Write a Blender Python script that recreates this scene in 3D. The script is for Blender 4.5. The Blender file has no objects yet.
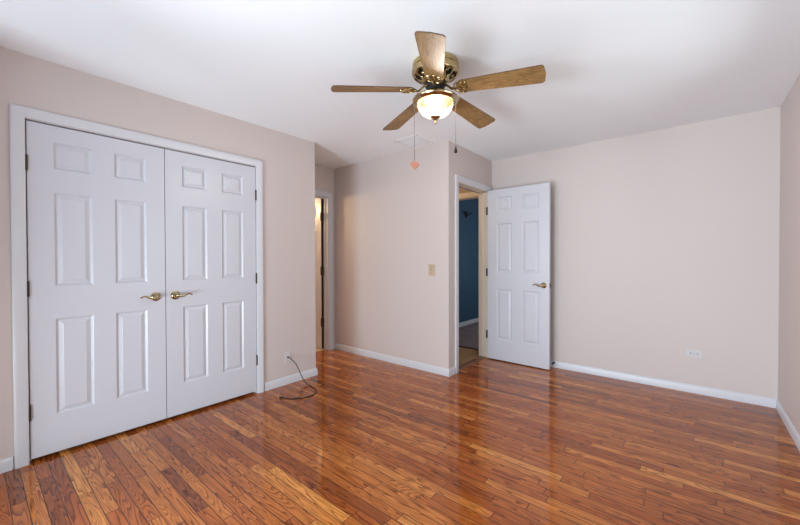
import bpy, bmesh, math, random
from mathutils import Vector, Matrix
random.seed(4)
D2R = math.radians
scene = bpy.context.scene
COL = scene.collection

# ------------------------------------------------------------------ camera, light, exposure
F = Vector((-0.63691212, 0.77085896, -0.01092793))
Rt = Vector((0.77091894, 0.63692912, -0.00229661))
Up = Vector((-0.00518995, 0.00988729, 0.99993765))
cam_d = bpy.data.cameras.new('camera')
cam_d.sensor_width = 36.0
cam_d.lens = 354.9987 * 36.0 / 800.0
cam_d.clip_start = 0.02
cam = bpy.data.objects.new('camera', cam_d)
COL.objects.link(cam)
m3 = Matrix((Rt, Up, -F)).transposed()
cam.matrix_world = Matrix.Translation((0, 0, 1.2235)) @ m3.to_4x4()
scene.camera = cam

scene.view_settings.view_transform = 'Standard'
scene.view_settings.look = 'None'
scene.view_settings.gamma = 1
scene.view_settings.use_curve_mapping = False
scene.view_settings.exposure = 0.15

world = bpy.data.worlds.new('world')
scene.world = world
world.use_nodes = True
wn = world.node_tree.nodes
wn['Background'].inputs[0].default_value = (0.75, 0.85, 1.0, 1)
wn['Background'].inputs[1].default_value = 0.5

def area(name, loc, rot, sx, sy, power, col, spread=180):
    l = bpy.data.lights.new(name, 'AREA')
    l.shape = 'RECTANGLE'; l.size = sx; l.size_y = sy
    l.energy = power; l.color = col; l.spread = D2R(spread)
    o = bpy.data.objects.new(name, l); COL.objects.link(o)
    o.location = loc; o.rotation_euler = rot
    return o
DAY = (0.93, 0.96, 1.0)
# added fills standing in for daylight through assumed rear and right openings
def aimed(name, loc, target, sx, sy, power, col):
    d = Vector(target) - Vector(loc)
    o = area(name, loc, (0, 0, 0), sx, sy, power, col)
    o.rotation_euler = d.to_track_quat('-Z', 'Z').to_euler(); return o
OPEN = (-1.25, -0.5, 1.1)
aimed('daylight_fill_left', (-3.2, -2.6, 1.2), OPEN, 1.4, 0.7, 186, (0.78, 0.90, 1.0))  # unseen source added to light the far and right walls
aimed('daylight_fill_low', (-1.25, -2.6, 0.4), OPEN, 1.4, 0.7, 134, (0.72, 0.875, 1.0))  # added low source sending light up to the ceiling
area('daylight_fill_rear', (-1.25, -0.85, 0.4), (D2R(90), 0, 0), 2.4, 0.6, 30, (0.83, 0.95, 1.0))  # added fill just outside the assumed rear opening
area('daylight_fill_right', (0.9, 2.15, 1.4), (D2R(90), 0, D2R(90)), 1.4, 0.6, 12, (0.86, 1.0, 1.0))  # added side fill outside the assumed right window

def point(name, loc, power, col, rad):
    l = bpy.data.lights.new(name, 'POINT'); l.energy = power; l.color = col; l.shadow_soft_size = rad
    o = bpy.data.objects.new(name, l); COL.objects.link(o); o.location = loc
    return o
point('bathroom_lamp_light', (-4.7, 2.5, 2.0), 30, (1.0, 0.72, 0.42), 0.06)
point('hall_fill_light', (-2.75, 3.7, 2.2), 4.5, (1.0, 0.74, 0.48), 0.06)  # no fixture seen; added to lift the dim hall
point('blue_room_fill_light', (-1.7, 5.9, 1.3), 24, (0.86, 0.92, 1.0), 0.1)  # unseen source added to brighten the blue walls

point('fan_lamp_light', (-1.247, 1.859, 2.172), 120, (1.0, 0.94, 0.88), 0.03)

# ------------------------------------------------------------------ materials
def new_mat(name):
    m = bpy.data.materials.new(name); m.use_nodes = True
    nt = m.node_tree
    return m, nt, nt.nodes['Principled BSDF']
def N(nt, typ, **kw):
    n = nt.nodes.new(typ)
    for k, v in kw.items(): setattr(n, k, v)
    return n
def math_n(nt, op, a, b=None, c=None):
    n = N(nt, 'ShaderNodeMath', operation=op)
    for i, v in enumerate((a, b, c)):
        if v is None: continue
        if isinstance(v, (int, float)): n.inputs[i].default_value = v
        else: nt.links.new(v, n.inputs[i])
    return n.outputs[0]
def paint(name, col, rough=0.6, bump=0.02, scale=180, var=0.02, spec=0.5):
    m, nt, b = new_mat(name)
    tc = N(nt, 'ShaderNodeTexCoord')
    no = N(nt, 'ShaderNodeTexNoise'); no.inputs['Scale'].default_value = scale; no.inputs['Detail'].default_value = 3
    nt.links.new(tc.outputs['Object'], no.inputs['Vector'])
    n2 = N(nt, 'ShaderNodeTexNoise'); n2.inputs['Scale'].default_value = 1.3; n2.inputs['Detail'].default_value = 3
    nt.links.new(tc.outputs['Object'], n2.inputs['Vector'])
    mx = N(nt, 'ShaderNodeMix', data_type='RGBA')
    mx.inputs['A'].default_value = (*[c * (1 - var) for c in col], 1)
    mx.inputs['B'].default_value = (*[min(1, c * (1 + var)) for c in col], 1)
    nt.links.new(n2.outputs['Fac'], mx.inputs['Factor'])
    nt.links.new(mx.outputs['Result'], b.inputs['Base Color'])
    b.inputs['Roughness'].default_value = rough
    b.inputs['Specular IOR Level'].default_value = spec
    bp = N(nt, 'ShaderNodeBump'); bp.inputs['Strength'].default_value = bump * 10; bp.inputs['Distance'].default_value = 0.0006
    nt.links.new(no.outputs['Fac'], bp.inputs['Height']); nt.links.new(bp.outputs['Normal'], b.inputs['Normal'])
    return m
def metal(name, col, rough=0.25, var=0.25, scale=30):
    m, nt, b = new_mat(name)
    tc = N(nt, 'ShaderNodeTexCoord')
    no = N(nt, 'ShaderNodeTexNoise'); no.inputs['Scale'].default_value = scale; no.inputs['Detail'].default_value = 4
    nt.links.new(tc.outputs['Object'], no.inputs['Vector'])
    mx = N(nt, 'ShaderNodeMix', data_type='RGBA')
    mx.inputs['A'].default_value = (*[c * (1 - var) for c in col], 1)
    mx.inputs['B'].default_value = (*col, 1)
    nt.links.new(no.outputs['Fac'], mx.inputs['Factor']); nt.links.new(mx.outputs['Result'], b.inputs['Base Color'])
    b.inputs['Metallic'].default_value = 1.0; b.inputs['Roughness'].default_value = rough
    return m

M = {}
M['wall'] = paint('wall_paint', (0.60, 0.515, 0.485), 0.55)
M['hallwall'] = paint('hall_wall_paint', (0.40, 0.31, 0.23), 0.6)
M['ceiling'] = paint('ceiling_paint', (0.90, 0.905, 0.92), 0.8, 0.05, 90)
M['white'] = paint('white_semi_gloss_paint', (0.60, 0.592, 0.635), 0.33, 0.004)
M['trim'] = paint('white_trim_paint', (0.63, 0.62, 0.65), 0.35, 0.004)
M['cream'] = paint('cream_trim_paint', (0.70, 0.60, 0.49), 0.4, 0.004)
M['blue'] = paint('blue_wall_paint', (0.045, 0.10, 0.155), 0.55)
M['brass'] = metal('polished_brass', (0.66, 0.53, 0.31), 0.17, 0.5, 60)
M['antique'] = metal('antique_brass_lacquer', (0.66, 0.50, 0.24), 0.2, 0.45, 40)
M['bronze'] = paint('dark_bronze_hinge', (0.05, 0.032, 0.016), 0.5, 0.01, 200, 0.5, 0.25)
M['darkmetal'] = paint('dark_motor_metal', (0.014, 0.011, 0.009), 0.55, 0.01, 100, 0.3, 0.2)
M['chain'] = metal('grey_metal_chain', (0.07, 0.065, 0.06), 0.6)
M['ivory'] = paint('ivory_switch_plastic', (0.50, 0.38, 0.26), 0.4, 0.03, 500, 0.12)
M['plastic'] = paint('white_outlet_plastic', (0.60, 0.575, 0.58), 0.35, 0.0)
M['wallplate'] = paint('beige_wall_plate', (0.62, 0.57, 0.555), 0.4, 0.0)
M['black'] = paint('black_cable_rubber', (0.012, 0.010, 0.010), 0.4, 0.01, 300, 0.2)
M['slot'] = paint('dark_slot', (0.02, 0.02, 0.02), 0.6)
M['pink'] = paint('pink_painted_wood', (0.50, 0.21, 0.14), 0.45, 0.01, 60, 0.08)
M['threshold'] = paint('stained_threshold_wood', (0.20, 0.095, 0.045), 0.35, 0.01, 80, 0.3)
M['darkwood'] = paint('dark_wood_pull', (0.018, 0.011, 0.008), 0.6, 0.01, 80, 0.3, 0.2)
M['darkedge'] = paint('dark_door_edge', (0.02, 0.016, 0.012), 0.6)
M['vent'] = paint('white_enamel_vent', (0.80, 0.80, 0.82), 0.4, 0.0)

def carpet(name, col):
    m, nt, b = new_mat(name)
    tc = N(nt, 'ShaderNodeTexCoord')
    no = N(nt, 'ShaderNodeTexNoise'); no.inputs['Scale'].default_value = 250; no.inputs['Detail'].default_value = 2
    n2 = N(nt, 'ShaderNodeTexNoise'); n2.inputs['Scale'].default_value = 7; n2.inputs['Detail'].default_value = 4
    for n in (no, n2): nt.links.new(tc.outputs['Object'], n.inputs['Vector'])
    mx = N(nt, 'ShaderNodeMix', data_type='RGBA')
    mx.inputs['A'].default_value = (*[c * .6 for c in col], 1); mx.inputs['B'].default_value = (*[min(1, c * 1.4) for c in col], 1)
    nt.links.new(n2.outputs['Fac'], mx.inputs['Factor']); nt.links.new(mx.outputs['Result'], b.inputs['Base Color'])
    b.inputs['Roughness'].default_value = 0.95; b.inputs['Specular IOR Level'].default_value = 0.1
    bp = N(nt, 'ShaderNodeBump'); bp.inputs['Strength'].default_value = 0.8; bp.inputs['Distance'].default_value = 0.004
    nt.links.new(no.outputs['Fac'], bp.inputs['Height']); nt.links.new(bp.outputs['Normal'], b.inputs['Normal'])
    return m
M['tancarpet'] = carpet('tan_carpet', (0.33, 0.21, 0.12))
M['greycarpet'] = carpet('blue_grey_carpet', (0.20, 0.16, 0.17))

def tile_mat():
    m, nt, b = new_mat('beige_floor_tile')
    tc = N(nt, 'ShaderNodeTexCoord')
    br = N(nt, 'ShaderNodeTexBrick'); br.offset = 0
    br.inputs['Scale'].default_value = 1.0
    br.inputs['Brick Width'].default_value = 0.3; br.inputs['Row Height'].default_value = 0.3; br.inputs['Mortar Size'].default_value = 0.004
    br.inputs['Color1'].default_value = (0.72, 0.53, 0.34, 1); br.inputs['Color2'].default_value = (0.66, 0.48, 0.31, 1)
    br.inputs['Mortar'].default_value = (0.4, 0.3, 0.2, 1)
    nt.links.new(tc.outputs['Object'], br.inputs['Vector']); nt.links.new(br.outputs['Color'], b.inputs['Base Color'])
    b.inputs['Roughness'].default_value = 0.3
    return m
M['tile'] = tile_mat()

def oak_floor():
    m, nt, b = new_mat('varnished_oak_strip_floor')
    L = nt.links.new
    tc = N(nt, 'ShaderNodeTexCoord'); sp = N(nt, 'ShaderNodeSeparateXYZ'); L(tc.outputs['Object'], sp.inputs[0])
    x, y = sp.outputs[0], sp.outputs[1]
    W = 0.057
    yr = math_n(nt, 'DIVIDE', y, W)
    row = math_n(nt, 'FLOOR', yr)
    fy = math_n(nt, 'FRACT', yr)
    wr = N(nt, 'ShaderNodeTexWhiteNoise', noise_dimensions='1D'); L(row, wr.inputs['W'])
    u = math_n(nt, 'ADD', math_n(nt, 'MULTIPLY', x, 1.55), math_n(nt, 'MULTIPLY', wr.outputs['Value'], 211.0))
    vo = N(nt, 'ShaderNodeTexVoronoi', voronoi_dimensions='1D', feature='F1'); vo.inputs['Scale'].default_value = 1; vo.inputs['Randomness'].default_value = 0.75
    ve = N(nt, 'ShaderNodeTexVoronoi', voronoi_dimensions='1D', feature='DISTANCE_TO_EDGE'); ve.inputs['Scale'].default_value = 1; ve.inputs['Randomness'].default_value = 0.75
    L(u, vo.inputs['W']); L(u, ve.inputs['W'])
    sc = N(nt, 'ShaderNodeSeparateColor'); L(vo.outputs['Color'], sc.inputs[0])
    r1, r2, r3 = sc.outputs
    # grain, shifted for every board
    gx = math_n(nt, 'ADD', x, math_n(nt, 'MULTIPLY', r1, 37.0))
    gy = math_n(nt, 'ADD', y, math_n(nt, 'MULTIPLY', r2, 19.0))
    cv = N(nt, 'ShaderNodeCombineXYZ'); L(math_n(nt, 'MULTIPLY', gx, 1.5), cv.inputs[0]); L(math_n(nt, 'MULTIPLY', gy, 19.0), cv.inputs[1]); L(r3, cv.inputs[2])
    g1 = N(nt, 'ShaderNodeTexNoise'); g1.inputs['Scale'].default_value = 1.0; g1.inputs['Detail'].default_value = 1.5; g1.inputs['Distortion'].default_value = 0.35; L(cv.outputs[0], g1.inputs['Vector'])
    # contour lines of a stretched noise = cathedral grain
    ringf = math_n(nt, 'MULTIPLY_ADD', r2, 14.0, 8.0)
    rings = math_n(nt, 'FRACT', math_n(nt, 'MULTIPLY', g1.outputs['Fac'], ringf))
    saw = math_n(nt, 'POWER', rings, 2.2)
    cf = N(nt, 'ShaderNodeCombineXYZ'); L(math_n(nt, 'MULTIPLY', gx, 22.0), cf.inputs[0]); L(math_n(nt, 'MULTIPLY', gy, 420.0), cf.inputs[1])
    g2 = N(nt, 'ShaderNodeTexNoise'); g2.inputs['Scale'].default_value = 1.0; g2.inputs['Detail'].default_value = 3; L(cf.outputs[0], g2.inputs['Vector'])
    grain = math_n(nt, 'ADD', math_n(nt, 'MULTIPLY', saw, 0.62), math_n(nt, 'MULTIPLY', g2.outputs['Fac'], 0.45))
    # board tone
    ramp = N(nt, 'ShaderNodeValToRGB'); L(r1, ramp.inputs[0])
    e = ramp.color_ramp.elements
    e[0].position = 0.0; e[0].color = (0.243, 0.063, 0.0150, 1)
    e[1].position = 1.0; e[1].color = (0.720, 0.292, 0.0704, 1)
    for pos, c in ((0.12, (0.375, 0.091, 0.0167, 1)), (0.5, (0.442, 0.128, 0.0264, 1)), (0.85, (0.552, 0.184, 0.0396, 1))):
        k = e.new(pos); k.color = c
    dk = N(nt, 'ShaderNodeMix', data_type='RGBA', blend_type='MULTIPLY'); dk.inputs['Factor'].default_value = 1.0
    gr = N(nt, 'ShaderNodeValToRGB'); L(grain, gr.inputs[0])
    ge = gr.color_ramp.elements
    ge[0].position = 0.22; ge[0].color = (1.12, 1.12, 1.12, 1); ge[1].position = 0.85; ge[1].color = (0.26, 0.17, 0.13, 1)
    L(ramp.outputs[0], dk.inputs['A']); L(gr.outputs[0], dk.inputs['B'])
    # seams
    d1 = math_n(nt, 'MULTIPLY', math_n(nt, 'MINIMUM', fy, math_n(nt, 'SUBTRACT', 1.0, fy)), W)
    d2 = math_n(nt, 'DIVIDE', ve.outputs['Distance'], 1.55)
    d = math_n(nt, 'MINIMUM', d1, d2)
    mr = N(nt, 'ShaderNodeMapRange'); mr.inputs['From Min'].default_value = 0.0007; mr.inputs['From Max'].default_value = 0.0026; L(d, mr.inputs['Value'])
    seam = mr.outputs['Result']
    fin = N(nt, 'ShaderNodeMix', data_type='RGBA'); fin.inputs['A'].default_value = (0.045, 0.010, 0.004, 1)
    L(seam, fin.inputs['Factor']); L(dk.outputs['Result'], fin.inputs['B'])
    L(fin.outputs['Result'], b.inputs['Base Color'])
    b.inputs['Roughness'].default_value = 0.5; b.inputs['Specular IOR Level'].default_value = 0.0
    b.inputs['Coat Weight'].default_value = 1.0; b.inputs['Coat Roughness'].default_value = 0.055; b.inputs['Coat IOR'].default_value = 1.47
    bp = N(nt, 'ShaderNodeBump'); bp.inputs['Strength'].default_value = 0.5; bp.inputs['Distance'].default_value = 0.0008
    tilt = math_n(nt, 'MULTIPLY', math_n(nt, 'MULTIPLY', fy, math_n(nt, 'SUBTRACT', r3, 0.5)), 0.5)
    h = math_n(nt, 'ADD', math_n(nt, 'ADD', seam, tilt), math_n(nt, 'MULTIPLY', grain, -0.12))
    L(h, bp.inputs['Height']); L(bp.outputs['Normal'], b.inputs['Normal'])
    b2 = N(nt, 'ShaderNodeBump'); b2.inputs['Strength'].default_value = 0.25; b2.inputs['Distance'].default_value = 0.0008
    L(h, b2.inputs['Height']); L(b2.outputs['Normal'], b.inputs['Coat Normal'])
    return m
M['oak'] = oak_floor()

def blade_wood():
    m, nt, b = new_mat('light_oak_fan_blade')
    L = nt.links.new
    tc = N(nt, 'ShaderNodeTexCoord'); oi = N(nt, 'ShaderNodeObjectInfo')
    mp = N(nt, 'ShaderNodeMapping'); mp.inputs['Scale'].default_value = (3.5, 22, 22)
    L(tc.outputs['Object'], mp.inputs['Vector'])
    ad = N(nt, 'ShaderNodeVectorMath', operation='ADD'); L(mp.outputs[0], ad.inputs[0])
    sc = math_n(nt, 'MULTIPLY', oi.outputs['Random'], 40.0); cc = N(nt, 'ShaderNodeCombineXYZ'); L(sc, cc.inputs[0]); L(cc.outputs[0], ad.inputs[1])
    g = N(nt, 'ShaderNodeTexNoise'); g.inputs['Scale'].default_value = 1; g.inputs['Detail'].default_value = 2; g.inputs['Distortion'].default_value = 0.4
    L(ad.outputs[0], g.inputs['Vector'])
    rings = math_n(nt, 'FRACT', math_n(nt, 'MULTIPLY', g.outputs['Fac'], 9.0))
    m2 = N(nt, 'ShaderNodeMapping'); m2.inputs['Scale'].default_value = (18, 400, 50); L(tc.outputs['Object'], m2.inputs['Vector'])
    g2 = N(nt, 'ShaderNodeTexNoise'); g2.inputs['Scale'].default_value = 1; L(m2.outputs[0], g2.inputs['Vector'])
    t = math_n(nt, 'ADD', math_n(nt, 'MULTIPLY', rings, 0.5), math_n(nt, 'MULTIPLY', g2.outputs['Fac'], 0.5))
    rp = N(nt, 'ShaderNodeValToRGB'); L(t, rp.inputs[0])
    e = rp.color_ramp.elements
    e[0].position = 0.15; e[0].color = (0.33, 0.185, 0.060, 1); e[1].position = 0.85; e[1].color = (0.12, 0.058, 0.018, 1)
    L(rp.outputs[0], b.inputs['Base Color'])
    b.inputs['Roughness'].default_value = 0.55
    return m
M['blade'] = blade_wood()
M['bladeedge'] = paint('dark_blade_edge', (0.10, 0.05, 0.025), 0.5)

def bowl_mat():
    m, nt, b = new_mat('lit_alabaster_glass')
    L = nt.links.new
    tc = N(nt, 'ShaderNodeTexCoord')
    no = N(nt, 'ShaderNodeTexNoise'); no.inputs['Scale'].default_value = 14; no.inputs['Detail'].default_value = 4; no.inputs['Distortion'].default_value = 1.6
    L(tc.outputs['Object'], no.inputs['Vector'])
    rp = N(nt, 'ShaderNodeValToRGB'); L(no.outputs['Fac'], rp.inputs[0])
    e = rp.color_ramp.elements
    e[0].position = 0.40; e[0].color = (0.50, 0.30, 0.12, 1); e[1].position = 0.58; e[1].color = (1.0, 0.88, 0.70, 1)
    b.inputs['Base Color'].default_value = (0.14, 0.11, 0.08, 1); L(rp.outputs[0], b.inputs['Emission Color'])
    b.inputs['Emission Strength'].default_value = 0.8
    b.inputs['Roughness'].default_value = 0.15
    tr = N(nt, 'ShaderNodeBsdfTransparent'); mx = N(nt, 'ShaderNodeMixShader'); mx.inputs[0].default_value = 0.12
    L(b.outputs[0], mx.inputs[1]); L(tr.outputs[0], mx.inputs[2]); L(mx.outputs[0], nt.nodes['Material Output'].inputs[0])
    return m
M['bowl'] = bowl_mat()

def glass_mat():
    m, nt, b = new_mat('window_glass')
    tr = N(nt, 'ShaderNodeBsdfTransparent'); gl = N(nt, 'ShaderNodeBsdfGlossy'); gl.inputs['Roughness'].default_value = 0.02
    fr = N(nt, 'ShaderNodeFresnel'); fr.inputs[0].default_value = 1.2
    no = N(nt, 'ShaderNodeTexNoise'); no.inputs['Scale'].default_value = 2
    bp = N(nt, 'ShaderNodeBump'); bp.inputs['Strength'].default_value = 0.02
    nt.links.new(no.outputs['Fac'], bp.inputs['Height']); nt.links.new(bp.outputs['Normal'], gl.inputs['Normal'])
    mx = N(nt, 'ShaderNodeMixShader'); nt.links.new(fr.outputs[0], mx.inputs[0]); nt.links.new(tr.outputs[0], mx.inputs[1]); nt.links.new(gl.outputs[0], mx.inputs[2])
    nt.links.new(mx.outputs[0], nt.nodes['Material Output'].inputs[0])
    return m
M['glass'] = glass_mat()

# ------------------------------------------------------------------ mesh helpers
def obj(name, bm, mat, parent=None, smooth=False, recalc=True):
    if recalc: bmesh.ops.recalc_face_normals(bm, faces=bm.faces)
    me = bpy.data.meshes.new(name); bm.to_mesh(me); bm.free()
    mats = mat if isinstance(mat, (list, tuple)) else [mat]
    for k in mats: me.materials.append(M[k])
    if smooth:
        for p in me.polygons: p.use_smooth = True
        me.set_sharp_from_angle(angle=D2R(38))
    o = bpy.data.objects.new(name, me); COL.objects.link(o)
    if parent: o.parent = parent
    return o
def empty(name, loc, rz=0):
    o = bpy.data.objects.new(name, None); COL.objects.link(o); o.empty_display_size = 0.1
    o.location = loc; o.rotation_euler = (0, 0, rz)
    return o
def tag(o, label=None, cat=None, group=None, kind=None):
    for k, v in (('label', label), ('category', cat), ('group', group), ('kind', kind)):
        if v: o[k] = v
    return o
def box(bm, x0, x1, y0, y1, z0, z1, mi=0):
    v = [bm.verts.new((x, y, z)) for x in (x0, x1) for y in (y0, y1) for z in (z0, z1)]
    for f in ((0, 1, 3, 2), (4, 6, 7, 5), (0, 4, 5, 1), (2, 3, 7, 6), (0, 2, 6, 4), (1, 5, 7, 3)):
        fc = bm.faces.new([v[i] for i in f]); fc.material_index = mi
def bevelled_box(bm, x0, x1, y0, y1, z0, z1, b):
    t = bmesh.new(); box(t, x0, x1, y0, y1, z0, z1)
    bmesh.ops.recalc_face_normals(t, faces=t.faces)
    bmesh.ops.bevel(t, geom=t.edges[:], offset=b, segments=2, affect='EDGES', profile=0.7)
    merge(bm, t)
def merge(bm, t, mat4=None):
    me = bpy.data.meshes.new('tmp')
    if mat4 is not None: bmesh.ops.transform(t, matrix=mat4, verts=t.verts)
    t.to_mesh(me); t.free(); bm.from_mesh(me); bpy.data.meshes.remove(me)
def lathe(bm, prof, seg=48, mi=0, skip=None, cx=0, cy=0):
    """prof: (radius, z) list around the z axis."""
    rings = []
    for r, z in prof:
        if r < 1e-6: rings.append([bm.verts.new((cx, cy, z))] * seg)
        else: rings.append([bm.verts.new((cx + r * math.cos(2 * math.pi * i / seg), cy + r * math.sin(2 * math.pi * i / seg), z)) for i in range(seg)])
    for j in range(len(rings) - 1):
        for i in range(seg):
            if skip and skip(j, i): continue
            k = (i + 1) % seg
            q = [rings[j][i], rings[j][k], rings[j + 1][k], rings[j + 1][i]]
            u = []
            for v in q:
                if v not in u: u.append(v)
            if len(u) >= 3:
                f = bm.faces.new(u); f.material_index = mi
def spline(pts, n=8):
    P = [Vector(p) for p in pts]; out = []
    for i in range(len(P) - 1):
        p0 = P[max(i - 1, 0)]; p1 = P[i]; p2 = P[i + 1]; p3 = P[min(i + 2, len(P) - 1)]
        for k in range(n):
            t = k / n
            out.append(0.5 * ((2 * p1) + (-p0 + p2) * t + (2 * p0 - 5 * p1 + 4 * p2 - p3) * t * t + (-p0 + 3 * p1 - 3 * p2 + p3) * t ** 3))
    out.append(P[-1]); return out
def tube(bm, pts, rad, seg=10, flat=1.0, flat_axis=None):
    pts = [Vector(p) for p in pts]; n = len(pts)
    prev = None; rings = []
    for i, p in enumerate(pts):
        t = (pts[min(i + 1, n - 1)] - pts[max(i - 1, 0)]).normalized()
        if prev is None:
            a = Vector((0, 0, 1)) if abs(t.z) < 0.9 else Vector((1, 0, 0))
            u = (a - t * a.dot(t)).normalized()
        else: u = (prev - t * prev.dot(t)).normalized()
        prev = u; w = t.cross(u)
        r = rad(i / (n - 1)) if callable(rad) else rad
        rings.append([bm.verts.new(p + u * r * math.cos(2 * math.pi * k / seg) + w * r * flat * math.sin(2 * math.pi * k / seg)) for k in range(seg)])
    for a, b in zip(rings, rings[1:]):
        for k in range(seg):
            bm.faces.new((a[k], a[(k + 1) % seg], b[(k + 1) % seg], b[k]))
    bm.faces.new(rings[0][::-1]); bm.faces.new(rings[-1])
def sweep(bm, path, normal, prof):
    """mitred sweep. prof = (side offset, offset along normal); side = normal x direction."""
    P = [Vector(p) for p in path]; nrm = Vector(normal).normalized(); n = len(P)
    rings = []
    for i in range(n):
        if i == 0: s = nrm.cross((P[1] - P[0]).normalized())
        elif i == n - 1: s = nrm.cross((P[-1] - P[-2]).normalized())
        else:
            s1 = nrm.cross((P[i] - P[i - 1]).normalized()); s2 = nrm.cross((P[i + 1] - P[i]).normalized())
            s = (s1 + s2).normalized(); s = s / max(0.2, s.dot(s1))
        rings.append([bm.verts.new(P[i] + s * a + nrm * b) for a, b in prof])
    m = len(prof)
    for a, b in zip(rings, rings[1:]):
        for k in range(m): bm.faces.new((a[k], a[(k + 1) % m], b[(k + 1) % m], b[k]))
    bm.faces.new(rings[0][::-1]); bm.faces.new(rings[-1])
def prism(bm, outline, z0, z1, bev=0.0):
    t = bmesh.new()
    lo = [t.verts.new((x, y, z0)) for x, y in outline]; hi = [t.verts.new((x, y, z1)) for x, y in outline]
    t.faces.new(lo[::-1]); t.faces.new(hi); n = len(lo)
    for i in range(n): t.faces.new((lo[i], lo[(i + 1) % n], hi[(i + 1) % n], hi[i]))
    if bev:
        bmesh.ops.recalc_face_normals(t, faces=t.faces)
        bmesh.ops.bevel(t, geom=[e for e in t.edges if abs(e.verts[0].co.z - e.verts[1].co.z) < 1e-6], offset=bev, segments=1, affect='EDGES')
    merge(bm, t)

# ------------------------------------------------------------------ room dimensions
T = 0.115
H = 2.44
XA, YA = -3.058, 2.305        # closet wall and where it ends
XE, YB = 0.5355, 4.169        # right wall, far wall
XD, YC = -1.951, 3.151        # doorway wall, alcove wall with the switch
XF = -3.757                   # alcove end wall
YR = -0.5                     # rear wall

def struct(name, boxes, mat, label, cat=None, **kw):
    bm = bmesh.new()
    for b in boxes: box(bm, *b)
    o = obj(name, bm, mat)
    tag(o, label, cat or name.split('_')[0], kind='structure'); return o

struct('floor', [(XF - 0.06, XD - 0.02, YR, YC + 0.05, -0.1, 0), (XD - 0.02, XE, YR, YB, -0.1, 0)], 'oak', 'glossy red-brown oak strip floor of the bedroom')
struct('floor_hall', [(-3.2, XD - 0.02, YC + 0.05, YB + T + 0.02, -0.1, 0.002)], 'tancarpet', 'tan carpet of the hall beyond the doorway', 'floor')
struct('floor_blue_room', [(-3.2, -0.4, YB + T + 0.02, 7.3, -0.1, 0.004)], 'greycarpet', 'dark grey carpet of the room with blue walls', 'floor')
struct('floor_bathroom', [(-5.6, XF - 0.06, 1.6, 3.7, -0.1, 0.004)], 'tile', 'beige tile floor seen through the alcove door', 'floor')
struct('ceiling', [(-5.8, 0.75, YR - 0.2, 7.5, H, H + 0.1)], 'ceiling', 'plain white ceiling')
struct('wall_left', [(XA - T, XA, YR, 0.212, 0, H), (XA - T, XA, 1.655, YA, 0, H), (XA - T, XA, 0.212, 1.655, 2.06, H)], 'wall', 'beige wall around the white closet doors')
struct('wall_closet_end', [(XF, XA - T, YA - T, YA, 0, H)], 'wall', 'end wall of the closet facing the alcove', 'wall')
struct('wall_closet_back', [(XF - T, XF, YR, YA, 0, H)], 'wall', 'back wall inside the closed closet', 'wall')
struct('wall_alcove', [(XF - T, XF, YA, 2.42, 0, H), (XF - T, XF, 3.052, YC, 0, H), (XF - T, XF, 2.42, 3.052, 2.05, H)], 'wall', 'narrow beige alcove wall holding the bathroom door')
struct('wall_middle', [(XF - T, XD, YC, YC + T, 0, H)], 'wall', 'beige wall with the light switch')
struct('wall_doorway', [(XD - T, XD, YC + T, 3.335, 0, H), (XD - T, XD, 4.065, YB, 0, H), (XD - T, XD, 3.335, 4.065, 2.05, H)], 'wall', 'short beige wall around the open doorway to the hall')
struct('wall_far', [(XD - T, XE + T, YB, YB + T, 0, H)], 'wall', 'long beige far wall behind the open door')
struct('wall_right', [(XE, XE + T, YR - T, 1.4, 0, H), (XE, XE + T, 2.9, YB, 0, H), (XE, XE + T, 1.4, 2.9, 0, 0.8), (XE, XE + T, 1.4, 2.9, 2.1, H)], 'wall', 'beige wall at the right edge')
struct('wall_rear', [(XF - T, -2.55, YR - T, YR, 0, H), (0.05, XE, YR - T, YR, 0, H), (-2.55, 0.05, YR - T, YR, 0, 0.06), (-2.55, 0.05, YR - T, YR, 2.1, H)], 'wall', 'beige wall with an added wide glass opening behind the camera')
YH = YB + T      # hall end wall plane
struct('wall_hall_end', [(-3.2, -2.95, YH, YH + T, 0, H), (-2.13, XD - T, YH, YH + T, 0, H), (-2.95, -2.13, YH, YH + T, 2.05, H), (XD - T, -0.4, YH, YH + T, 0, H)], 'hallwall', 'shaded hall wall around the second doorway', 'wall')
struct('wall_hall_side', [(-3.2 - T, -3.2, YC + T, YH, 0, H)], 'hallwall', 'shaded side wall of the hall', 'wall')
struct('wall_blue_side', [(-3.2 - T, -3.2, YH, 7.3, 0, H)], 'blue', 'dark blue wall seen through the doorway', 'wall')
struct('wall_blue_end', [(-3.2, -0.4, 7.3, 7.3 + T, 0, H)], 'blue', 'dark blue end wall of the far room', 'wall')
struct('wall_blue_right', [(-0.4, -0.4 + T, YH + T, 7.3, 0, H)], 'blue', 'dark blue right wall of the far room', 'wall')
struct('wall_bathroom_end', [(-5.6 - T, -5.6, 1.6, 3.7, 0, H)], 'wall', 'end wall of the lamplit bathroom', 'wall')
struct('wall_bathroom_side', [(-5.6 - T, XF - T, 3.7, 3.7 + T, 0, H)], 'wall', 'side wall of the lamplit bathroom', 'wall')
struct('wall_bathroom_near', [(-5.6 - T, XF - T, 1.6 - T, 1.6, 0, H)], 'wall', 'near wall of the lamplit bathroom', 'wall')

# ------------------------------------------------------------------ baseboards
BP = [(0, 0), (0.013, 0), (0.013, 0.055), (0.0105, 0.062), (0.0095, 0.066), (0.006, 0.073), (0.003, 0.076), (0, 0.076)]
def baseboard(name, path, label, flip=False, z=0.0, mat='trim'):
    bm = bmesh.new()
    prof = BP if not flip else [(-a, b) for a, b in BP]
    sweep(bm, [(x, y, z) for x, y in path], (0, 0, 1), prof)
    return tag(obj(name, bm, mat, smooth=True), label, 'baseboard', kind='structure')
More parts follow.
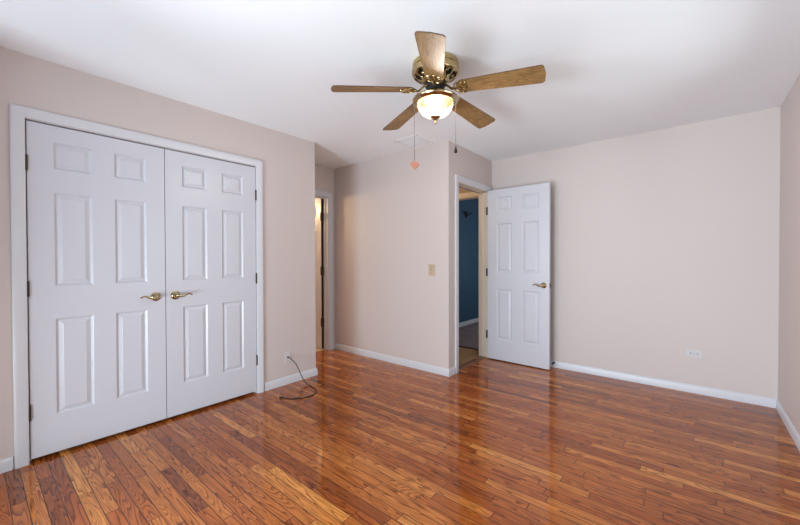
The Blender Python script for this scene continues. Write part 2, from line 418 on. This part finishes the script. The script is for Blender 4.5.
# side = z x direction = left of the direction of travel
baseboard('baseboard_left', [(XA, 0.147), (XA, YR)], 'white baseboard left of the closet doors')
baseboard('baseboard_corner', [(XF, YA), (XA, YA), (XA, 1.722)], 'white baseboard wrapping the corner right of the closet')
baseboard('baseboard_middle', [(XD, 3.268), (XD, YC), (XF, YC)], 'white baseboard under the light switch')
baseboard('baseboard_far', [(XE, YB), (XD, YB)], 'white baseboard along the far wall')
baseboard('baseboard_right', [(XE, YR), (XE, YB)], 'white baseboard along the right wall')
baseboard('baseboard_blue_room', [(-3.2, 7.3), (-3.2, YH + T)], 'white baseboard at the foot of the blue wall')
baseboard('baseboard_rear', [(XA, YR), (XE, YR)], 'white baseboard below the added glass opening behind the camera')

# ------------------------------------------------------------------ door casings and jambs (trim_n)
CP = [(0.0, 0.0), (0.0, 0.010), (0.006, 0.013), (0.022, 0.0135), (0.034, 0.0165), (0.05, 0.018), (0.060, 0.018), (0.066, 0.014), (0.066, 0.0)]
def casing(name, a0, a1, top, plane, axis, sgn, label, mat='trim', wide=1.0):
    """U-shaped casing around an opening lying in plane axis=const; sgn: side of the wall it is on."""
    def P(a, z): return (plane, a, z) if axis == 'x' else (a, plane, z)
    nrm = (sgn, 0, 0) if axis == 'x' else (0, sgn, 0)
    bm = bmesh.new()
    path = [P(a0, 0), P(a0, top), P(a1, top), P(a1, 0)]
    # choose orientation so that the profile grows away from the opening
    s = Vector(nrm).cross(Vector(path[1]) - Vector(path[0])).normalized()
    out = Vector(P(-1, 0)) - Vector(P(0, 0))
    if s.dot(out) < 0: path = path[::-1]
    sweep(bm, path, nrm, [(a * wide, b) for a, b in CP])
    o = obj(name, bm, mat, smooth=True)
    tag(o, label, 'trim', kind='structure')
    return o
def jamb(a0, a1, top, p0, p1, axis, name, label, mat, stop=None, t=0.014):
    bm = bmesh.new()
    def B(u0, u1, z0, z1, q0=p0, q1=p1):
        if axis == 'x': box(bm, q0, q1, u0, u1, z0, z1)
        else: box(bm, u0, u1, q0, q1, z0, z1)
    B(a0, a0 + t, 0, top); B(a1 - t, a1, 0, top); B(a0 + t, a1 - t, top - t, top)
    if stop:
        s0, s1 = stop
        B(a0 + t, a0 + t + 0.011, 0, top - t, s0, s1); B(a1 - t - 0.011, a1 - t, 0, top - t, s0, s1); B(a0 + t + .011, a1 - t - .011, top - t - 0.011, top - t, s0, s1)
    return tag(obj(name, bm, mat), label, 'trim', kind='structure')
casing('trim_1', 0.213, 1.654, 2.064, XA, 'x', 1, 'wide white casing around the double closet doors', wide=0.92)
jamb(0.2035, 1.6635, 2.0685, XA - T, XA - 0.0005, 'x', 'trim_2', 'white jamb inside the closet door casing', 'trim', stop=(XA - 0.08, XA - 0.042), t=0.0095)
casing('trim_3', 3.340, 4.060, 2.046, XD, 'x', 1, 'white casing around the open hall doorway')
jamb(3.335, 4.065, 2.05, XD - T - 0.0005, XD + 0.0005, 'x', 'trim_4', 'cream jamb of the open hall doorway with door stop', 'cream', stop=(XD - 0.075, XD - 0.04))
casing('trim_5', 2.424, 3.048, 2.046, XF, 'x', 1, 'white casing of the narrow alcove doorway')
jamb(2.42, 3.052, 2.05, XF - T - 0.0005, XF + 0.0005, 'x', 'trim_6', 'cream jamb of the narrow alcove doorway', 'trim', stop=(XF - 0.075, XF - 0.04))
casing('trim_7', -2.945, -2.135, 2.046, YH, 'y', -1, 'tan casing of the second doorway across the hall', mat='cream')
jamb(-2.95, -2.13, 2.05, YH - 0.0005, YH + T + 0.0005, 'y', 'trim_8', 'tan jamb of the second doorway across the hall', 'cream')
casing('trim_9', 3.340, 4.060, 2.046, XD - T, 'x', -1, 'hall side casing of the open doorway', mat='cream')
bm = bmesh.new(); sweep(bm, [(XD - 0.055, 3.349, 0), (XD - 0.055, 4.051, 0)], (0, 0, 1), [(-0.04, 0.002), (-0.03, 0.009), (0.03, 0.009), (0.045, 0.002)])
tag(obj('trim_10', bm, 'threshold'), 'brown wooden threshold strip in the hall doorway', 'trim', kind='structure')
bm = bmesh.new(); box(bm, -2.93, -2.15, YH + 0.01, YH + 0.035, 0.002, 0.012)
tag(obj('trim_11', bm, 'darkwood'), 'dark metal strip between the hall carpet and the far room', 'trim', kind='structure')

# ------------------------------------------------------------------ six-panel doors
def panel_slab(W, Hh, th, z_off):
    """front face y=0 (towards -y), back y=th. z_off: height of the slab's bottom above the floor."""
    bm = bmesh.new()
    k = W / 0.714
    xs = [(0.117 * k, 0.300 * k), (0.417 * k, 0.600 * k)]
    xs = [(0.115 * k, 0.298 * k), (W - 0.298 * k, W - 0.115 * k)]
    zs = [(0.258 - z_off, 0.856 - z_off), (1.058 - z_off, 1.638 - z_off), (1.783 - z_off, 1.949 - z_off)]
    X = [0, xs[0][0], xs[0][1], xs[1][0], xs[1][1], W]
    Z = [0, zs[0][0], zs[0][1], zs[1][0], zs[1][1], zs[2][0], zs[2][1], Hh]
    for side in (0, 1):
        def Y(d): return d if side == 0 else th - d
        def q(x0, x1, z0, z1, d=0):
            bm.faces.new([bm.verts.new((x, Y(d), z)) for x, z in ((x0, z0), (x1, z0), (x1, z1), (x0, z1))])
        for i in range(5):
            for j in range(7):
                if i in (1, 3) and j in (1, 3, 5):
                    x0, x1, z0, z1 = X[i], X[i + 1], Z[j], Z[j + 1]
                    loops = []
                    for ins, d in ((0, 0), (0.003, 0.002), (0.010, 0.0085), (0.0135, 0.010), (0.0165, 0.0095), (0.034, 0.0035), (0.037, 0.002), (0.040, 0.002)):
                        loops.append([bm.verts.new((x, Y(d), z)) for x, z in ((x0 + ins, z0 + ins), (x1 - ins, z0 + ins), (x1 - ins, z1 - ins), (x0 + ins, z1 - ins))])
                    for a, b in zip(loops, loops[1:]):
                        for n in range(4): bm.faces.new((a[n], a[(n + 1) % 4], b[(n + 1) % 4], b[n]))
                    bm.faces.new(loops[-1])
                else: q(X[i], X[i + 1], Z[j], Z[j + 1])
    for v in (((0, 0), (W, 0)),):
        pass
    bm.faces.new([bm.verts.new(c) for c in ((0, 0, 0), (0, th, 0), (0, th, Hh), (0, 0, Hh))])
    bm.faces.new([bm.verts.new(c) for c in ((W, 0, 0), (W, th, 0), (W, th, Hh), (W, 0, Hh))])
    bm.faces.new([bm.verts.new(c) for c in ((0, 0, 0), (W, 0, 0), (W, th, 0), (0, th, 0))])
    bm.faces.new([bm.verts.new(c) for c in ((0, 0, Hh), (W, 0, Hh), (W, th, Hh), (0, th, Hh))])
    bmesh.ops.remove_doubles(bm, verts=bm.verts, dist=0.00005)
    return bm

def add_lever(parent, x, z, sdir, y_face=0.0, out=-1, label='polished brass lever handle'):
    """rosette with a wave lever; sdir: which way (x) the lever points; out: -1 front, +1 back."""
    bm = bmesh.new()
    pts = [(0, 0.006, 0), (0, 0.030, 0), (0.002 * sdir, 0.042, 0), (0.014 * sdir, 0.048, -0.004), (0.032 * sdir, 0.049, -0.007), (0.052 * sdir, 0.049, -0.002),
           (0.070 * sdir, 0.048, 0.007), (0.088 * sdir, 0.047, 0.010), (0.101 * sdir, 0.046, 0.006), (0.109 * sdir, 0.045, -0.001)]
    pts = [(x + a * 0.94, y_face + out * b, z + c) for a, b, c in pts]
    sp = spline(pts, 7)
    def rr(t):
        if t < 0.25: return 0.0105
        return 0.0098 - 0.0052 * (t - 0.25) / 0.75 + (0.002 if t > 0.96 else 0)
    tube(bm, sp, rr, 12, 0.8)
    lv = obj('lever_handle', bm, 'brass', parent, smooth=True); lv['label'] = label
    bm = bmesh.new()
    lathe(bm, [(0, 0.0), (0.033, 0.0), (0.033, 0.003), (0.031, 0.006), (0.024, 0.008), (0.021, 0.012), (0.015, 0.018), (0.012, 0.024), (0, 0.024)], 36)
    bmesh.ops.transform(bm, matrix=Matrix.Translation((x, y_face, z)) @ Matrix.Rotation(D2R(90) * (1 if out < 0 else -1), 4, 'X'), verts=bm.verts)
    obj('rosette', bm, 'brass', lv, smooth=True)

def add_hinge(parent, x, z, y=-0.004, mat='bronze', yt=0.03, plate=False):
    bm = bmesh.new()
    # knuckled barrel
    prof = [(0, -0.050), (0.004, -0.050), (0.0055, -0.0445), (0.0075, -0.0445)]
    for k in range(5):
        z0 = -0.0445 + k * 0.0178
        prof += [(0.0075, z0 + 0.0005), (0.0075, z0 + 0.0168), (0.006, z0 + 0.0172), (0.006, z0 + 0.0176)]
    prof += [(0.0075, 0.0445), (0.0055, 0.0445), (0.004, 0.050), (0, 0.050)]
    lathe(bm, [(r, z + zz) for r, zz in prof], 14, cx=x, cy=y)
    box(bm, x - 0.001, x + 0.001, y, yt, z - 0.044, z + 0.044)
    if plate: box(bm, x - 0.012, x + 0.007, y - 0.004, y - 0.001, z - 0.046, z + 0.046)
    h = obj('hinge', bm, mat, parent, smooth=True)
    return h

# closet doors (closed, facing +x)
Wc = 0.7125
for n, (y0, hx, lab) in enumerate(((0.2195, 0, 'left white six-panel closet door, closed, nearest the camera'), (0.9365, Wc, 'right white six-panel closet door, closed, nearer the wall corner'))):
    d = empty('door_%d' % (n + 1), (XA - 0.002, y0, 0.022), D2R(90))
    tag(d, lab, 'door', kind='structure')
    obj('door_panel', panel_slab(Wc, 2.028, 0.035, 0.022), 'white', d)
    if n == 0: add_lever(d, Wc - 0.062, 0.925, -1)
    else: add_lever(d, 0.062, 0.925, 1)
    for hz in (1.80, 1.048, 0.304):
        add_hinge(d, -0.0035 if n == 0 else Wc + 0.0035, hz - 0.022, y=-0.0065)
# open bedroom door
Wd = 0.730
d3 = empty('door_3', (-1.931, 4.014, 0.012), math.atan2(-0.018, 0.733))
tag(d3, 'white six-panel door standing open against the far wall', 'door', kind='structure')
obj('door_panel', panel_slab(Wd, 2.033, 0.035, 0.012), 'white', d3)
add_lever(d3, Wd - 0.060, 0.915, -1)
add_lever(d3, Wd - 0.060, 0.915, -1, y_face=0.035, out=1)
for hz in (1.80, 1.055, 0.30): add_hinge(d3, -0.008, hz - 0.012, y=0.002, mat='darkmetal', plate=True)
bm = bmesh.new(); bevelled_box(bm, Wd - 0.0005, Wd + 0.0015, 0.007, 0.028, 0.885, 0.945, 0.0005); box(bm, Wd + 0.001, Wd + 0.009, 0.012, 0.023, 0.905, 0.925)
obj('latch', bm, 'bronze', d3)
# bathroom door, open into the bathroom
d4 = empty('door_4', (-3.852, 3.036, 0.012), D2R(180))
tag(d4, 'narrow warm-lit door standing open in the alcove doorway', 'door', kind='structure')
obj('door_panel', panel_slab(0.60, 2.028, 0.035, 0.012), 'white', d4)
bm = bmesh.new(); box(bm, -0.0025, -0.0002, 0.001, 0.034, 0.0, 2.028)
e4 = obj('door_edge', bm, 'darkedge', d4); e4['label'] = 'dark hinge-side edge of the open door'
for hz in (1.78, 1.05, 0.36):
    bm = bmesh.new(); box(bm, -0.010, -0.0026, 0.000, 0.050, hz - 0.055, hz + 0.055)
    lathe(bm, [(0, hz - 0.06), (0.009, hz - 0.058), (0.009, hz + 0.058), (0, hz + 0.06)], 12, cx=-0.010, cy=0.042)
    obj('hinge', bm, 'bronze', d4)

# ------------------------------------------------------------------ unseen windows added to let light in (behind and beside the camera)
def window(name, label, rot, loc, w, z0, z1, cols=2):
    """local: opening along x centred, inside face towards +y at y=0, outside at y=-T"""
    r = empty(name, (loc[0], loc[1], 0), rot); tag(r, label, 'window', kind='structure')
    h = w / 2; y0, y1 = -0.09, -0.045
    bm = bmesh.new()
    box(bm, -h, h, y0, y1, z0, z0 + .04); box(bm, -h, h, y0, y1, z1 - .04, z1)
    xs = [-h + .02 + (w - .04) * i / cols for i in range(cols + 1)]
    for x in xs: box(bm, x - .02, x + .02, y0, y1, z0 + .04, z1 - .04)
    obj('window_frame', bm, 'trim', r)
    for a, b in zip(xs, xs[1:]):
        bm = bmesh.new(); box(bm, a + .02, b - .02, -0.070, -0.066, z0 + .04, z1 - .04)
        obj('window_pane', bm, 'glass', r)
    bm = bmesh.new()
    for (a, b, c, d) in ((-h - .065, -h, z0, z1 + .065), (h, h + .065, z0, z1 + .065), (-h, h, z1, z1 + .065)):
        box(bm, a, b, 0.0005, 0.018, c, d)
    obj('window_casing', bm, 'trim', r)
    if z0 > 0.3:
        bm = bmesh.new(); bevelled_box(bm, -h - .09, h + .09, 0.0005, 0.05, z0 - .03, z0, 0.004)
        obj('window_sill', bm, 'trim', r)
window('added_window_1', 'unseen wide white framed glass opening added in the rear wall for light', 0, (-1.25, YR), 2.6, 0.06, 2.1, 3)  # assumed opening, made low and wide to even out the light
window('added_window_2', 'unseen white framed window added in the right wall for light', D2R(90), (XE, 2.15), 1.5, 0.8, 2.1)  # assumed window, put in as fill for the closet side

# ------------------------------------------------------------------ ceiling fan
FX, FY = -1.247, 1.859
fan = empty('ceiling_fan', (FX, FY, H))
tag(fan, 'brass ceiling fan with five light oak blades and a lit glass bowl', 'ceiling fan')
def z(a): return a - H
bm = bmesh.new()
lathe(bm, [(0, 0), (0.136, 0), (0.142, z(2.434)), (0.142, z(2.408)), (0.138, z(2.404)), (0.138, z(2.400)), (0.146, z(2.396)), (0.146, z(2.380)), (0.143, z(2.372))], 72)
hs = obj('motor_housing', bm, 'antique', fan, smooth=True)
hs['label'] = 'round antique brass motor housing flush on the ceiling'
bm = bmesh.new()
dish = [(0.143, z(2.372)), (0.135, z(2.364)), (0.128, z(2.358)), (0.115, z(2.348)), (0.100, z(2.338)), (0.088, z(2.331)), (0.074, z(2.322)), (0.062, z(2.316))]
def cut(j, i):
    k = i % 12
    if j == 1: return k in (3, 4)
    if j == 2: return k in (1, 2, 3, 4, 5, 6, 9, 10)
    if j == 3: return k in (1, 2, 5, 6, 8, 9, 10, 11)
    if j == 4: return k in (2, 3, 4, 5, 9, 10)
    return False
lathe(bm, dish, 72, skip=cut)
ds = obj('vented_cover', bm, 'antique', fan, smooth=True)
md = ds.modifiers.new('thickness', 'SOLIDIFY'); md.thickness = 0.002; md.offset = 0
ds['label'] = 'pierced brass cover with dark openings'
bm = bmesh.new(); lathe(bm, [(0, z(2.395)), (0.12, z(2.395)), (0.12, z(2.372)), (0.07, z(2.34)), (0, z(2.34))], 36)
obj('motor', bm, 'darkmetal', fan, smooth=True)
bm = bmesh.new()
lathe(bm, [(0, z(2.325)), (0.060, z(2.325)), (0.062, z(2.316)), (0.064, z(2.300)), (0.058, z(2.288)), (0.052, z(2.284)), (0.050, z(2.270)), (0.036, z(2.262)), (0, z(2.262))], 36)
hub = obj('flywheel', bm, 'darkmetal', fan, smooth=True)
bm = bmesh.new()
lathe(bm, [(0, z(2.264)), (0.036, z(2.264)), (0.048, z(2.256)), (0.052, z(2.244)), (0.052, z(2.236)), (0.075, z(2.233)), (0.105, z(2.229)), (0.130, z(2.223)), (0.140, z(2.216)), (0.143, z(2.209)), (0.140, z(2.203)),
           (0.131, z(2.200)), (0.126, z(2.194)), (0.116, z(2.191)), (0.108, z(2.192)), (0.106, z(2.200)), (0.106, z(2.215)), (0, z(2.222))], 64)
fit = obj('light_fitter', bm, 'brass', fan, smooth=True)
fit['label'] = 'wide brass ring holding the glass bowl'
# small screws of the fitter
for k in range(3):
    a = D2R(20 + 120 * k)
    bm = bmesh.new(); tube(bm, [(0.136 * math.cos(a), 0.136 * math.sin(a), z(2.21)), (0.152 * math.cos(a), 0.152 * math.sin(a), z(2.21))], 0.004, 10)
    obj('thumb_screw', bm, 'brass', fit, smooth=True)
bm = bmesh.new()
pr = []
for i in range(15):
    t = i / 14 * math.pi / 2
    pr.append((0.112 * math.cos(t) ** 0.85 if i < 14 else 0, z(2.192) - 0.088 * math.sin(t)))
lathe(bm, pr, 48)
obj('glass_bowl', bm, 'bowl', fan, smooth=True)['label'] = 'marbled glass bowl glowing warm white'
bm = bmesh.new()
lathe(bm, [(0, z(2.112)), (0.028, z(2.111)), (0.032, z(2.106)), (0.026, z(2.099)), (0.016, z(2.094)), (0.010, z(2.090)), (0.007, z(2.086)), (0.009, z(2.080)), (0.010, z(2.075)), (0.007, z(2.069)), (0.003, z(2.065)), (0, z(2.062))], 28)
obj('finial', bm, 'brass', fan, smooth=True)
# blades
BZ = 2.232
def blade_outline():
    P = []
    r0, r1 = 0.136, 0.636
    w0, w1 = 0.055, 0.072
    for i in range(9):                      # rounded root
        a = D2R(90 + 180 * i / 8); P.append((r0 + 0.045 + 0.045 * math.cos(a), w0 * math.sin(a) * (1 if abs(math.sin(a)) < 1 else 1)))
    rc = 0.022
    for i in range(6):
        a = D2R(-90 + 90 * i / 5); P.append((r1 - rc + rc * math.cos(a), -w1 + rc + rc * math.sin(a)))
    P.append((r1 + 0.006, 0))
    for i in range(6):
        a = D2R(90 * i / 5); P.append((r1 - rc + rc * math.cos(a), w1 - rc + rc * math.sin(a)))
    return P
def blade_mesh():
    bm = bmesh.new(); o = blade_outline(); n = len(o)
    lo = [bm.verts.new((a, b, -0.003)) for a, b in o]; hi = [bm.verts.new((a, b, 0.003)) for a, b in o]
    bm.faces.new(lo[::-1]); bm.faces.new(hi)
    for i in range(n):
        f = bm.faces.new((lo[i], lo[(i + 1) % n], hi[(i + 1) % n], hi[i])); f.material_index = 1
    return bm
def iron_mesh():
    bm = bmesh.new()
    zb = -0.0065
    tube(bm, spline([(0.072, 0, 0.024), (0.088, 0, 0.022), (0.108, 0, 0.010), (0.128, 0, zb), (0.160, 0, zb), (0.185, 0, zb)], 6), 0.0065, 10, 1.6)
    for s in (-1, 1):   # scrollwork hugging the blade root
        tube(bm, spline([(0.150, 0, zb + 0.002), (0.150, 0.022 * s, zb), (0.168, 0.044 * s, zb), (0.198, 0.050 * s, zb), (0.222, 0.042 * s, zb), (0.224, 0.026 * s, zb), (0.208, 0.022 * s, zb), (0.200, 0.032 * s, zb)], 6), 0.0042, 8)
        tube(bm, spline([(0.165, 0, zb), (0.185, 0.016 * s, zb), (0.205, 0.012 * s, zb), (0.238, 0, zb)], 6), 0.004, 8)
        lathe(bm, [(0, zb - 0.004), (0.006, zb - 0.003), (0.008, zb), (0.008, zb + 0.003), (0, zb + 0.003)], 12, cx=0.196, cy=0.036 * s)
    lathe(bm, [(0, zb - 0.004), (0.006, zb - 0.003), (0.008, zb), (0.008, zb + 0.003), (0, zb + 0.003)], 12, cx=0.240, cy=0)
    for v in bm.verts: v.co.x -= 0.022
    return bm
b0 = None
for k in range(5):
    a = D2R(13.66 + 72 * k)
    if k == 0:
        b0 = obj('blade', blade_mesh(), ['blade', 'bladeedge'], fan)
        i0 = obj('blade_bracket', iron_mesh(), 'antique', b0, smooth=True)
        b, ir = b0, i0
    else:
        b = b0.copy(); COL.objects.link(b); b.parent = fan
        ir = i0.copy(); COL.objects.link(ir); ir.parent = b
    b.location = (0, 0, z(BZ + 0.044)); b.rotation_euler = (D2R(-12), D2R(4), a)
# pull chains
def chain_mesh(x, y, z0, z1):
    bm = bmesh.new(); n = max(4, int(abs(z0 - z1) / 0.0045))
    pr = []
    for i in range(n):
        zz = z0 + (z1 - z0) * i / n; st = (z1 - z0) / n
        pr += [(0.0007, zz), (0.0019, zz + st * 0.3), (0.0019, zz + st * 0.6), (0.0007, zz + st)]
    lathe(bm, pr, 6, cx=x, cy=y); return bm
ux, uy = 0.771, 0.637
cl = obj('pull_chain', chain_mesh(-0.130 * ux, -0.130 * uy, z(2.200), z(1.832)), 'chain', fan)
cr = obj('pull_chain', chain_mesh(0.127 * ux, 0.127 * uy, z(2.200), z(1.925)), 'chain', fan)
# heart pull, facing the camera side
bm = bmesh.new()
hp = []
for i in range(40):
    t = 2 * math.pi * i / 40
    hp.append((0.0019 * 16 * math.sin(t) ** 3, 0.0019 * (13 * math.cos(t) - 5 * math.cos(2 * t) - 2 * math.cos(3 * t) - math.cos(4 * t))))
prism(bm, hp, -0.006, 0.006, 0.002)
bmesh.ops.transform(bm, matrix=Matrix.Translation((-0.130 * ux, -0.130 * uy, z(1.807))) @ Matrix.Rotation(D2R(62), 4, 'Z') @ Matrix.Rotation(D2R(90), 4, 'X'), verts=bm.verts)
h = obj('heart_pull', bm, 'pink', cl); h['label'] = 'pink wooden heart at the end of the left pull chain'
bm = bmesh.new()
lathe(bm, [(0, z(1.928)), (0.003, z(1.926)), (0.004, z(1.918)), (0.007, z(1.908)), (0.0105, z(1.893)), (0.0105, z(1.887)), (0.007, z(1.884)), (0, z(1.883))], 20, cx=0.127 * ux, cy=0.127 * uy)
h = obj('bell_pull', bm, 'darkwood', cr, smooth=True); h['label'] = 'dark bell-shaped pull at the end of the right chain'

# ------------------------------------------------------------------ ceiling vent
vt = empty('ceiling_vent', (-2.243, 2.945, H))
tag(vt, 'flat square white ceiling vent near the wall corner beyond the fan', 'vent')
bm = bmesh.new()
s = 0.15
sweep(bm, [(-s + .02, -s + .02, 0), (s - .02, -s + .02, 0), (s - .02, s - .02, 0), (-s + .02, s - .02, 0), (-s + .02, -s + .02, 0)][::1], (0, 0, -1), [(-0.006, 0), (-0.006, 0.004), (0.014, 0.006), (0.02, 0.002), (0.02, 0)])
obj('vent_frame', bm, 'vent', vt)
bm = bmesh.new()
for k in range(13):
    yy = -0.117 + k * 0.0195
    sweep(bm, [(-0.128, yy, -0.001), (0.128, yy, -0.001)], (0, 0, -1), [(-0.009, 0), (-0.006, 0.0035), (0.006, 0.0015), (0.009, 0)])
obj('louvre', bm, 'vent', vt)
for sx in (-1, 1):
    for sy in (-1, 1):
        bm = bmesh.new(); lathe(bm, [(0, -0.008), (0.004, -0.0075), (0.006, -0.005), (0.006, -0.003), (0, -0.003)], 12, cx=sx * 0.139, cy=sy * 0.139)
        obj('screw', bm, 'bronze', vt, smooth=True)

# ------------------------------------------------------------------ switch and outlets
def plate(root, w, h, mat, th=0.006):
    """lies in local xz plane, front towards -y"""
    bm = bmesh.new(); bevelled_box(bm, -w / 2, w / 2, -th, 0, -h / 2, h / 2, 0.002)
    return obj('cover_plate', bm, mat, root)
sw = empty('light_switch', (-2.160, YC, 1.100))
tag(sw, 'ivory toggle light switch on the wall left of the hall doorway', 'light switch')
plate(sw, 0.078, 0.122, 'ivory')
bm = bmesh.new(); box(bm, -0.006, 0.006, -0.007, -0.005, -0.013, 0.013); bevelled_box(bm, -0.0045, 0.0045, -0.020, -0.006, 0.000, 0.009, 0.001)
obj('toggle', bm, 'ivory', sw)
for s in (-1, 1):
    bm = bmesh.new(); lathe(bm, [(0, 0.0015), (0.003, 0.001), (0.0035, 0), (0, 0)], 12)
    bmesh.ops.transform(bm, matrix=Matrix.Translation((0, -0.006, 0.030 * s)) @ Matrix.Rotation(D2R(90), 4, 'X'), verts=bm.verts)
    obj('screw', bm, 'bronze', sw)
ou = empty('wall_outlet', (0.008, YB, 0.358))
tag(ou, 'white sideways electrical outlet low on the far wall', 'outlet')
plate(ou, 0.112, 0.066, 'plastic')
for s in (-1, 1):
    bm = bmesh.new(); t = bmesh.new(); bmesh.ops.create_cone(t, cap_ends=True, segments=24, radius1=0.0165, radius2=0.016, depth=0.003)
    merge(bm, t, Matrix.Translation((0.0245 * s, -0.0070, 0)) @ Matrix.Rotation(D2R(90), 4, 'X'))
    rc = obj('receptacle', bm, 'plastic', ou)
    bm = bmesh.new()
    for dz in (-0.0065, 0.0065): box(bm, 0.0245 * s - 0.006, 0.0245 * s + 0.005, -0.0092, -0.0084, dz - 0.0016, dz + 0.0016)
    box(bm, 0.0245 * s + 0.008, 0.0245 * s + 0.0125, -0.0092, -0.0084, -0.0025, 0.0025)
    obj('slot', bm, 'slot', rc)
bm = bmesh.new(); lathe(bm, [(0, 0.0015), (0.003, 0.001), (0.0035, 0), (0, 0)], 12)
bmesh.ops.transform(bm, matrix=Matrix.Translation((0, -0.006, 0)) @ Matrix.Rotation(D2R(90), 4, 'X'), verts=bm.verts)
obj('screw', bm, 'bronze', ou)
cj = empty('cable_wall_plate', (XA, 1.968, 0.262), D2R(90))
tag(cj, 'white wall plate right of the closet where the black cable comes out', 'wall plate')
plate(cj, 0.062, 0.108, 'wallplate')
bm = bmesh.new(); lathe(bm, [(0, 0.0), (0.008, 0.0), (0.008, 0.004), (0.005, 0.005), (0.005, 0.010), (0, 0.010)], 6)
bmesh.ops.transform(bm, matrix=Matrix.Translation((0, -0.006, 0)) @ Matrix.Rotation(D2R(90), 4, 'X'), verts=bm.verts)
obj('jack', bm, 'chain', cj)

# ------------------------------------------------------------------ cable
cab = empty('coaxial_cable', (-2.75, 1.95, 0))
tag(cab, 'black cable hanging from the wall plate and curling on the floor by the closet', 'cable')
def loc(pts): return [(a + 2.75, b - 1.95, c) for a, b, c in pts]
bm = bmesh.new()
path = [(-3.044, 1.968, 0.262), (-3.020, 1.970, 0.260), (-2.990, 1.985, 0.235), (-2.965, 2.005, 0.198), (-2.940, 2.020, 0.140), (-2.908, 2.038, 0.068), (-2.878, 2.058, 0.018),
        (-2.835, 2.066, 0.0065), (-2.752, 2.053, 0.005), (-2.670, 2.015, 0.005), (-2.620, 1.945, 0.005), (-2.630, 1.850, 0.005), (-2.684, 1.775, 0.005), (-2.760, 1.735, 0.006)]
tube(bm, spline(loc(path), 7), 0.0045, 10)
main = obj('cord', bm, 'black', cab, smooth=True)
bm = bmesh.new()
tube(bm, spline(loc([(-2.760, 1.730, 0.004), (-2.705, 1.775, 0.003), (-2.680, 1.830, 0.003), (-2.700, 1.870, 0.012), (-2.748, 1.895, 0.014), (-2.800, 1.945, 0.010), (-2.835, 2.000, 0.006), (-2.850, 2.050, 0.005)]), 7), 0.0022, 8)
tw = obj('thin_loop', bm, 'black', cab, smooth=True)  # thin dark loop on the floor beside the cord
bm = bmesh.new()
tube(bm, loc([(-2.756, 1.737, 0.007), (-2.772, 1.728, 0.007)]), 0.0055, 8)
tube(bm, loc([(-2.770, 1.729, 0.008), (-2.792, 1.717, 0.008)]), 0.0078, 6)
obj('connector', bm, 'darkmetal', cab)

# ------------------------------------------------------------------ door stop and hook
st = empty('door_stop', (-1.196, YB - 0.013, 0.055))
tag(st, 'small dark-tipped door stop on the baseboard behind the open door', 'door stop')
bm = bmesh.new(); tube(bm, [(0, 0, 0), (0, -0.006, 0)], 0.011, 14); tube(bm, [(0, -0.004, 0), (0, -0.052, 0)], 0.0045, 10)
obj('rod', bm, 'chain', st)
bm = bmesh.new(); tube(bm, [(0, -0.050, 0), (0, -0.056, 0), (0, -0.068, 0)], lambda t: 0.010 if t < .9 else 0.008, 14)
obj('rubber_tip', bm, 'black', st, smooth=True)
hk = empty('coat_hook', (-3.2, 5.76, 2.04), D2R(90))
tag(hk, 'dark double coat hook high on the blue wall', 'coat hook')
bm = bmesh.new(); bevelled_box(bm, -0.03, 0.03, -0.008, 0, -0.07, 0.045, 0.002)
obj('hook_base', bm, 'darkmetal', hk)
for s in (-1, 1):
    bm = bmesh.new(); tube(bm, spline([(0, -0.008, -0.01), (0.05 * s, -0.022, -0.016), (0.11 * s, -0.032, 0.005), (0.17 * s, -0.036, 0.035)], 6), lambda t: 0.012 - 0.005 * t, 10)
    obj('prong', bm, 'darkmetal', hk, smooth=True)
